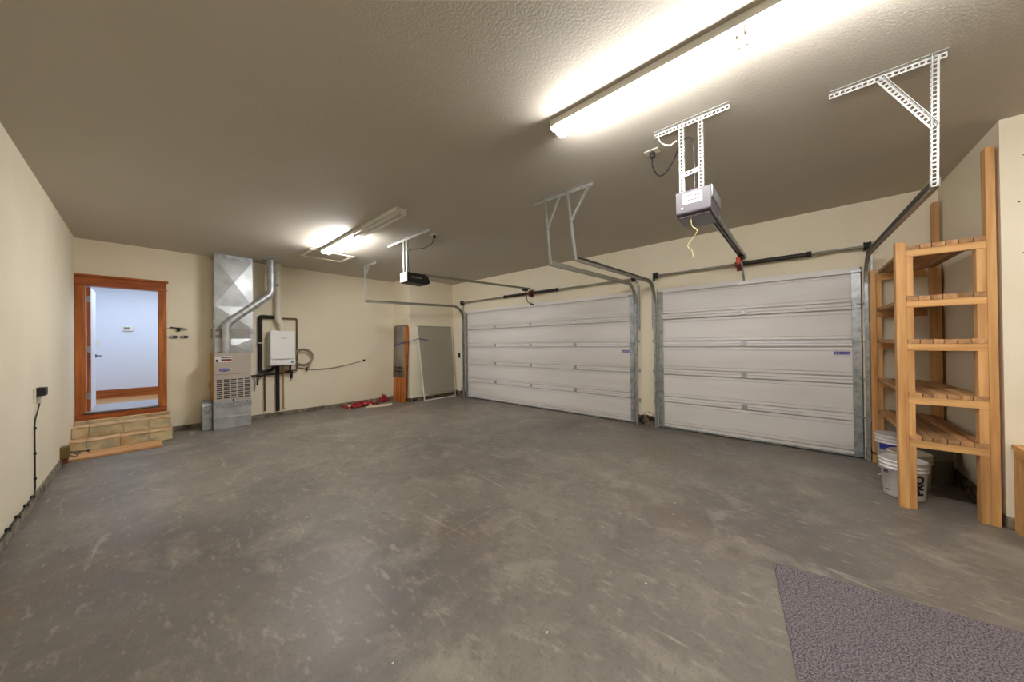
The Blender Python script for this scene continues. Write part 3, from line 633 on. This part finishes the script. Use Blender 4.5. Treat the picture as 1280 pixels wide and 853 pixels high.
# ------------------------------------------------------------------ door openers
def opener(lab, yc, body, ang, kind):
    t = thing('door_opener', lab, 'door opener', (3.05, yc, 2.55))
    x0, x1 = (2.86, 3.20)
    MB().angle((2.88, ang[0], ZC-.002), (2.88, ang[1], ZC-.002), (0, 0, -.036), (-.034, 0, 0)).build('ceiling_angle', white_steel, t, solid=.0028)
    for s in (-1, 1):
        y = yc+s*(.068 if kind == 2 else .045)
        MB().angle((2.89, y, ZC-.004), (2.89, y, 2.75), (0, -s*.0+.034, 0), (.034, 0, 0)).build('hanger_strap', white_steel if kind == 2 else greysteel, t, solid=.0028)
    if kind == 2: MB().angle((2.884, yc+.09, 2.865), (2.884, yc-.06, 2.885), (0, 0, .034), (.02, 0, 0)).build('cross_strap', white_steel, t, solid=.0028)
    hw_ = .122 if kind == 2 else .105
    if kind == 2:
        pr = [(x0+.012, 2.745), (x0, 2.735), (x0, 2.565), (x0+.03, 2.545), (x1-.03, 2.545), (x1, 2.58), (x1, 2.745)]
        bd = MB().prism(pr, yc-hw_, yc+hw_, 'y').build('motor_case', greyp, t, .012)
        lb = box('warning_label', label, bd, x0-.002, x0, yc-.065, yc+.075, 2.635, 2.72)
        for y, z, w_ in ((yc+.03, 2.70, .06), (yc+.005, 2.66, .1), (yc-.03, 2.69, .04)): box('label_line', ink, lb, x0-.003, x0-.0015, y-w_/2, y+w_/2, z-.004, z+.004)
        box('light_button', label, bd, x0-.004, x0, yc+.07, yc+.085, 2.60, 2.612)
        box('light_lens', mat('smoke_lens', srgb(60, 52, 54), .2), bd, x0+.02, x1-.03, yc-hw_+.012, yc+hw_-.012, 2.532, 2.546, .005)
        tube('pull_cord', mat('yellow_cord', srgb(206, 196, 130), .8), t, curve([(2.90, yc+.02, 2.54), (2.90, yc+.02, 2.47), (2.89, yc-.02, 2.41), (2.88, yc+.045, 2.31), (2.88, yc+.015, 2.26), (2.88, yc+.01, 2.21)]), .0025, 6)
        box('chassis_side', galv, t, x0+.03, x1+.05, yc-hw_-.006, yc-hw_, 2.66, 2.75)
    else:
        pr = [(x0, 2.735), (x0, 2.585), (x0+.02, 2.57), (x1+.02, 2.56), (x1+.10, 2.60), (x1+.06, 2.70), (x1, 2.735)]
        bd = MB().prism(pr, yc-hw_, yc+hw_, 'y').build('motor_case', black, t, .008)
        box('end_plate', whitep, bd, x0-.012, x0+.004, yc-hw_, yc+hw_, 2.58, 2.74, .004); box('end_socket', platem, bd, x0-.018, x0-.011, yc-.04, yc+.03, 2.62, 2.69, .006)
        lens = MB().prism([(x1+.022, 2.562), (x1+.098, 2.60), (x1+.07, 2.66), (x1+.03, 2.64)], yc-hw_+.004, yc+hw_-.004, 'y').build('light_lens', mat('pale_lens', srgb(176, 190, 190), .3), bd, .004)
        text('name_lettering', 'Chamberlain', .05, label, bd, (x0+.17, yc-hw_-.0012, 2.665), (1, 0, 0), (0, 0, 1), shear=.25, width=.19)
    return t
O2 = opener('grey garage door opener hung before the single garage door', .605, None, (.89, .36), 2)
m_ = MB(); yc = .605
m_.bar((3.18, yc, 2.77), (6.06, yc, 2.81), .05, .03); m_.build('rail', track, O2, .003)
MB().bar((3.18, yc, 2.75), (6.04, yc, 2.79), .012, .012).build('drive_chain', dark, O2)
for s in (-1, 1): MB().bar((3.18, yc+s*.034, 2.762), (6.03, yc+s*.034, 2.802), .008, .045).build('rail_flange', galv, O2)
box('trolley', dark, O2, 5.72, 5.86, yc-.035, yc+.035, 2.74, 2.78, .004); box('release_handle', redp, O2, 5.64, 5.73, yc+.0, yc+.05, 2.66, 2.745, .01)
tube('door_arm', galv, O2, [(5.82, yc, 2.72), (5.95, yc, 2.60), (6.06, yc, 2.46)], .012, 8)
box('arm_bracket', whitep, O2, 6.05, 6.125, yc-.07, yc+.07, 2.40, 2.44, .004)
O1 = opener('black garage door opener hung before the double garage door', 4.90, None, (5.47, 4.19), 1)
MB().bar((3.2, 4.88, 2.745), (6.09, 4.78, 2.83), .045, .04).build('rail', track, O1, .003)
box('trolley', dark, O1, 5.86, 5.98, 4.75, 4.83, 2.76, 2.81, .004)
tube('door_arm', copper, O1, [(5.93, 4.79, 2.78), (5.98, 4.79, 2.58), (6.02, 4.785, 2.50), (6.08, 4.72, 2.47)], .012, 8)
box('arm_bracket', dark, O1, 6.05, 6.125, 4.66, 4.76, 2.43, 2.46, .004)
# ceiling outlets with cords
def ceil_outlet(lab, lab2, x, y, pts, white=None):
    t = thing('ceiling_outlet', lab, 'outlet', (x, y, ZC)); box('plate', platem, t, x-.04, x+.04, y-.06, y+.06, ZC-.008, ZC, .002); 
    c = thing('power_cord', lab2, 'power cord', (x, y, ZC-.05)); box('plug', black, c, x-.018, x+.018, y-.022, y+.022, ZC-.06, ZC-.009, .006)
    tube('cord', black, c, curve(pts), .006, 8)
ceil_outlet('white outlet plate on the ceiling beside grey opener', 'black power cord drooping from ceiling to grey door opener', 3.12, .99,
            [(3.12, .99, ZC-.06), (3.115, .985, 3.16), (3.09, .93, 3.05), (3.05, .86, 3.03), (3.0, .78, 3.09), (2.95, .72, 3.17), (2.91, .655, 3.19), (2.90, .61, 3.14), (2.905, .60, 2.95), (2.905, .60, 2.75)])
ceil_outlet('white outlet plate on the ceiling beside black opener', 'black power cord curving from ceiling to black door opener', 3.10, 4.38,
            [(3.10, 4.38, ZC-.06), (3.09, 4.45, 3.17), (3.04, 4.6, 3.12), (2.97, 4.75, 3.12), (2.92, 4.83, 3.1), (2.915, 4.85, 2.95), (2.92, 4.84, 2.75)])
t = tag(MB().tube(curve([(2.87, .87, ZC-.03), (2.87, .83, 3.2), (2.87, .77, 3.16), (2.875, .72, 3.18)]), .005, 6).build('white_wire', pvc), 'short white wire looping from the angle above grey opener', 'wire')
# photo-eye safety sensors at the door feet
for k, (y, lab) in enumerate(((7.30, 'black safety sensor at the foot of track by leaning screen'), (2.165, 'black safety sensor at the pier foot beside double door'), (2.02, 'black safety sensor at the pier foot beside single door'), (-.74, 'black safety sensor at the track foot by the shelves'))):
    t = thing('safety_sensor', lab, 'sensor', (XR-.06, y, .1)); box('case', black, t, XR-.09+(.045 if k == 3 else 0), XR-.045+(.03 if k == 3 else 0), y-.025, y+.025, .11, .19, .006); box('arm', dark, t, XR-(.016 if k == 3 else .045), XR-.012, y-.012, y+.012, .13, .15)
    tube('wire', dark, t, curve([(XR-.05, y, .17), (XR-.035, y+(.05 if k in (0, 2) else -.03)*(-1 if k == 2 else 1)*(1), .22), (XR-.024, y+(.08 if k == 0 else .06 if k != 1 else -.06)*(1 if k != 3 else -1), .26)]), .004, 6)
t = thing('lock_sensor', 'small black wall box beside the double door and screen', 'wall box', (XR, 7.46, 1.13)); box('case', black, t, XR-.04, XR, 7.42, 7.49, 1.13, 1.27, .006); box('face', greyp, t, XR-.043, XR-.039, 7.435, 7.475, 1.18, 1.22)

# ================================================================== LEANING THINGS IN THE BACK CORNER
# folded wooden door leaf draped with grey wrap, leaning on the bump
LD = thing('wooden_slab', 'orange wood panel leaning on wall under a grey wrap', 'wood panel', (4.6, 8.05, 0))
ya, yb = 7.77, 8.33
def lean(x_bot, x_top, z): return x_bot+(x_top-x_bot)*z/2.05
fx = lambda z: lean(4.50, 4.56, z)
bx_ = lambda z: lean(4.535, 4.665, z)
MB().prism([(fx(0), 0), (bx_(0), 0), (bx_(1.96), 1.96)]+[((fx(1.96)+bx_(1.96))/2+.045*math.cos(a), 1.96+.08*math.sin(a)) for a in [PI*i/8 for i in range(1, 8)]]+[(fx(1.96), 1.96)], ya, yb, 'y').build('wood_body', cherry, LD, .006)
for y in (ya+.19, ya+.38): MB().bar((fx(0.02)-.002, y, .02), (fx(.68)-.002, y, .68), .008, .006, (1, 0, 0)).build('plank_groove', dark, LD)
wr = MB(); sheet = [(fx(z)-.008, z) for z in (.66, 1.1, 1.5, 1.96)]+[((fx(1.96)+bx_(1.96))/2+.055*math.cos(a), 1.965+.09*math.sin(a)) for a in [PI-PI*i/8 for i in range(1, 8)]]+[(bx_(1.9)+.008, 1.9)]
vs = [(x+.004*math.sin(9*y), y, z) for x, z in sheet for y in (ya+.022, ya+.2, ya+.4, yb+.01)]
wr.add(vs, [(i*4+j, i*4+j+1, i*4+4+j+1, i*4+4+j) for i in range(len(sheet)-1) for j in range(3)], True); wr.build('grey_wrap', wrap, LD, solid=.008)
for z, s in ((.93, 'KEEP'), (.83, 'DRY')):
    pass
for z in (.92, .82):
    for k, w_ in enumerate((.07, .10, .09, .08)):
        y = yb-.1-k*.105; MB().bar((fx(z)-.020, y, z), (fx(z)-.020, y-w_, z), .05, .003, (1, 0, 0)).build('printed_mark', ink, LD)
tag(MB().tube(curve([(fx(1.55)-.02, 8.28, 1.50), (fx(1.6)-.02, 8.05, 1.55), (fx(1.63)-.02, 7.74, 1.60), (4.7, 7.70, 1.63), (4.88, 7.645, 1.69), (5.02, 7.64, 1.67), (5.16, 7.635, 1.64)]), .009, 8).build('blue_cord', blue), 'dark blue cord strung from the wood panel to the screen', 'cord')
# window screen
SC = thing('window_screen', 'large grey mesh screen in white frame leaning in corner', 'screen', (5.6, 7.85, 0))
def scp(x, s): return (x, 7.55+.18*s, .012+2.03*s)     # s = height fraction
meshm = mat('screen_mesh', srgb(158, 151, 136), .9, alpha=.84)
sb0, sb1, st0, st1 = 4.98, 6.03, 4.885, 6.04
fw = .028
def sx(s, side): return (sb0+(st0-sb0)*s) if side == 0 else (sb1+(st1-sb1)*s)
MB().add([scp(sx(.085, 0), .085), scp(sx(.085, 1), .085), scp(sx(1, 1), 1), scp(sx(1, 0), 1)], [(0, 1, 2, 3)]).build('mesh', meshm, SC)
MB().bar(scp(sb0, 0), scp(st0, 1), fw, .014, (0, 1, 0)).build('side_rail', whitep, SC)
MB().bar(scp(sb1, 0), scp(st1, 1), .012, .014, (0, 1, 0)).build('side_rail', whitep, SC)
MB().bar(scp(sb0-fw/2, .004), scp(sb1, .004), .014, fw, (0, 0, 1)).build('bottom_rail', whitep, SC)
MB().bar(scp(st0-fw/2, .995), scp(st1, .995), .014, .014, (0, 0, 1)).build('top_rail', wrap, SC)
# rags and papers
def rag(cx, cy, lx, ly, h, seed, rz, m, lab, name, cat):
    rnd = random.Random(seed); n = 26; mm = 14; ph = [rnd.uniform(0, 6) for _ in range(6)]; b = MB(); vs = []
    for i in range(n+1):
        for j in range(mm+1):
            u, v = i/n*2-1, j/mm*2-1
            e = max(0, 1-max(abs(u), abs(v))**4)
            z = h*e*(.5+.28*math.sin(7*u+ph[0]+3*v)+.25*math.sin(9*v+ph[1]-4*u)+.2*math.sin(13*u+11*v+ph[2]))
            x = u*lx*(1+.12*math.sin(5*v+ph[3])); y = v*ly*(1+.16*math.sin(4*u+ph[4]))
            vs.append((cx+x*math.cos(rz)-y*math.sin(rz), cy+x*math.sin(rz)+y*math.cos(rz), .014+max(0, z)))
    b.add(vs, [(i*(mm+1)+j, (i+1)*(mm+1)+j, (i+1)*(mm+1)+j+1, i*(mm+1)+j+1) for i in range(n) for j in range(mm)], True)
    o = b.build(name, m, solid=.006); return tag(o, lab, cat)
rag(3.60, 8.26, .38, .16, .1, 3, -.08, clothm, 'crumpled red patterned cloth lying along the back curb', 'crumpled_cloth', 'cloth')
rag(4.27, 8.42, .14, .10, .17, 8, .4, mat('red_cloth', srgb(150, 40, 44), .95), 'plain red bunched cloth beside the orange wood panel', 'bunched_cloth', 'cloth')
t = MB().prism([(3.55, 7.93), (4.12, 7.72), (4.3, 8.0), (3.72, 8.12)], .0, .008, 'z').build('paper_sheet', paperm); tag(t, 'cream paper sheet on the floor before the red cloth', 'paper')

# ================================================================== WOODEN SHELVES
SH = thing('shelving_unit', 'tall homemade wooden shelving unit beside the single garage door', 'shelving unit', (5.35, -.97, 0))
yo0, yo1 = -.685, -1.222        # front (open side) and wall side
sx0, sx1 = 4.585, 6.07
tops = [.665, 1.055, 1.535, 1.925, 2.385]
PT, PW = .04, .088
# posts: x0, y-range
box('post', firz, SH, sx0-.002, sx0+PW, yo0-.062, yo0, 0, 2.425, .003)
box('post', firz, SH, sx0-.002, sx0+PW, yo1, yo1+.048, 0, 3.11, .003)
box('post', firz, SH, sx1-.07, sx1, yo0-.05, yo0, .13, 2.40, .003)
box('post_block', firz, SH, sx1-.07, sx1, yo0-.05, yo0, 0, .1, .003)
box('post', firz, SH, sx1-.09, sx1, yo1, yo1+.045, .155, 3.10, .003)
box('post', firz, SH, sx1-.13, sx1-.092, yo1, yo1+.085, .155, 2.37, .003)
ly0, ly1 = yo1+.048, yo0-.062
prev = 0
for i, zt in enumerate(tops):
    zl = zt-.04                                   # underside of planks
    box('ledger', firy, SH, sx0, sx0+.04, ly0, ly1, zl-.062, zl, .003)
    box('ledger', firy, SH, sx1-.05, sx1-.012, yo1+.086, yo0-.052, zl-.075, zl, .003)
    # short jack studs under each ledger end
    for a, c in ((ly1-.042, ly1), (ly0, ly0+.05)):
        box('jack_stud', firz, SH, sx0+.002, sx0+.085, a, c, prev, zl-.062, .003)
    box('jack_stud', firz, SH, sx1-.052, sx1-.012, yo0-.10, yo0-.052, max(prev, .13), zl-.075, .003)
    prev = zt
    n = 6; wv = (ly1-ly0)/n
    cut = [ly0]; 
    for k in range(1, n): cut.append(ly0+(ly1-ly0)*k/n+random.uniform(-.012, .012))
    cut.append(ly1)
    for k in range(n):
        y0_, y1_ = cut[k]+.002, cut[k+1]-.002
        xe = sx1-.012 if y0_ > yo1+.09 else sx1-.135
        if k == n-1: xe = sx1-.075
        box('shelf_plank', plankx, SH, sx0-random.uniform(0, .006), xe, y0_, y1_, zl+.0006, zt+random.uniform(-.003, .002), .003)
# ------------------------------------------------------------------ buckets under it
def bucket(lab, x, y, h, r, m, lid=False, handle=True, name='bucket', group=None):
    t = thing(name, lab, 'bucket', (x, y, 0), group)
    rb = r*.87; R = lambda z: rb+(r-rb)*z/h
    pr = [(0, .003), (rb-.006, .003), (rb, .01)]
    for z0, dz in ((h-.085, .0), (h-.05, .0), (h-.012, .0)):
        pr += [(R(z0-.006), z0-.006), (R(z0)+.009, z0-.003), (R(z0)+.009, z0+.005), (R(z0), z0+.008)]
    pr += [(r, h)]
    if not lid: pr += [(r-.004, h), (r-.006, h-.01), (rb-.008, .012), (0, .012)]
    else: pr += [(r+.008, h), (r+.008, h+.014), (r-.012, h+.014), (r-.02, h+.004), (0, h+.004)]
    bd = MB().lathe(pr, (x, y, 0), 36).build('body', m, t)
    return t, bd, R
B1, bd, R = bucket('white plastic bucket marked PRO under the wooden shelves', 4.93, -.765, .36, .155, bucketm)
def wrapped(name, m, a0, a1, z0, z1, e=.0012):
    b = MB(); n = 8; vs = []
    for k in range(n+1):
        a = a0+(a1-a0)*k/n
        for z in (z0, z1): vs.append((4.93+(R(z)+e)*math.cos(a), -.765+(R(z)+e)*math.sin(a), z))
    b.add(vs, [(2*k, 2*k+2, 2*k+3, 2*k+1) for k in range(n)], True); return b.build(name, m, bd)
ac = math.atan2(.765, -4.93)     # direction of the camera seen from the bucket
text('PRO_lettering', 'PRO', .12, ink, bd, (4.93+.14*math.cos(ac+.72), -.765+.14*math.sin(ac+.72), .155), (0, 0, 1), (math.sin(ac+.72), -math.cos(ac+.72), 0), wrapc=(4.93, -.765, .14, lambda z: R(z)-.14+.0015), bold=.006, width=.19).name = 'printed_letters'
for nm, m, a0, a1, z0, z1 in (('purple_panel', mat('plum_print', srgb(96, 52, 84), .5), -1.05, -.72, .22, .255), ('text_lines', mat('grey_print', srgb(168, 170, 170), .5), -1.0, -.7, .175, .18), ('text_lines', MATS['grey_print'], -1.0, -.7, .15, .154),
                              ('grey_panel', MATS['grey_print'], -1.0, -.7, .075, .115), ('ink_bar', ink, -1.02, -.68, .055, .066)):
    wrapped(nm, m, ac+a0, ac+a1, z0, z1)
hp = [(4.93+.168*math.cos(a), -.765+.168*math.sin(a), .275-.13*math.sin(PI*k/16)) for k, a in enumerate([ac-.35-PI*i/16 for i in range(17)])]
tube('bail_handle', galv, B1, hp, .003, 6)
hp2 = hp[3:6]; tube('handle_grip', platem, B1, hp2, .007, 8)
B2, bd, R = bucket('cream plastic bucket behind the one marked PRO', 5.28, -.86, .36, .15, bucket2)
B3, bd, R = bucket('white lidded bucket with blue label against garage door wall', 5.86, -.84, .40, .15, bucketm, True)
ac3 = math.atan2(.84, -5.86); R3 = R; b = MB(); vs = []
for k in range(9):
    a = ac3-.9+1.3*k/8
    for z in (.24, .31): vs.append((5.86+(R3(z)+.001)*math.cos(a), -.84+(R3(z)+.001)*math.sin(a), z))
b.add(vs, [(2*k, 2*k+2, 2*k+3, 2*k+1) for k in range(8)], True).build('blue_band', blue, bd)
B4, bd, R = bucket('grey plastic bin in the dark corner under the shelves', 5.56, -1.075, .36, .13, binm, True)

# ================================================================== BENCH AT THE RIGHT, MAT
BN = thing('wooden_bench', 'light wooden workbench against the wall with nail holes', 'bench', (4.4, -2.0, 0))
bx0, bx1, by0, by1 = 4.17, X1-.016, -2.9, -1.275
for n_, y in enumerate((by1-.02, (by0+by1)/2, by0+.02)):
    for x in (bx0+.05, bx1-.05): box('leg', firz, BN, x-.044, x+.044, y-.019, y+.019, 0, .60, .003)
    box('end_rail', firx, BN, bx0+.004, bx1-.004, y-.019, y+.019, .601, .655, .003)
for x0_, x1_ in ((bx0, bx0+.14), (bx0+.142, bx0+.28), (bx0+.282, bx1)): box('top_plank', firy, BN, x0_, x1_, by0-.02, by1+.006, .656, .69, .003)
box('panel', firz, BN, bx0+.006, bx0+.024, by0+.042, by1-.041, .02, .60, .002)
# carpet mat
mp = [(2.870, .145), (1.2, -.085), (1.36, -1.25), (3.04, -1.02)]
m_ = MB()
def edge(a, c, n, j=.0):
    return [(a[0]+(c[0]-a[0])*k/n+random.uniform(-j, j), a[1]+(c[1]-a[1])*k/n+random.uniform(-j, j)) for k in range(n)]
poly = edge(mp[0], mp[1], 60, .002)+edge(mp[1], mp[2], 20)+edge(mp[2], mp[3], 40)+edge(mp[3], mp[0], 90, .0045)
o = m_.prism(poly, .0, .009, 'z').build('floor_mat', carpet); tag(o, 'dark grey carpet mat lying on the concrete floor', 'mat')

# paint chips and grit scattered over the floor
m_ = MB(); rr = random.Random(11)
for k in range(46):
    x, y = rr.uniform(.2, 4.4), rr.uniform(.6, 6.6); q = rr.uniform(.003, .011); a = rr.uniform(0, 6)
    pts = [(x+q*rr.uniform(.6, 1.2)*math.cos(a+i*PI/2.5), y+q*rr.uniform(.4, 1)*math.sin(a+i*PI/2.5)) for i in range(5)]
    m_.prism(pts, 0, .002, 'z')
tag(m_.build('floor_debris', mat('pale_chips', srgb(206, 198, 182), .8)), 'pale paint chips and grit scattered on the concrete floor', 'debris', None, 'stuff')
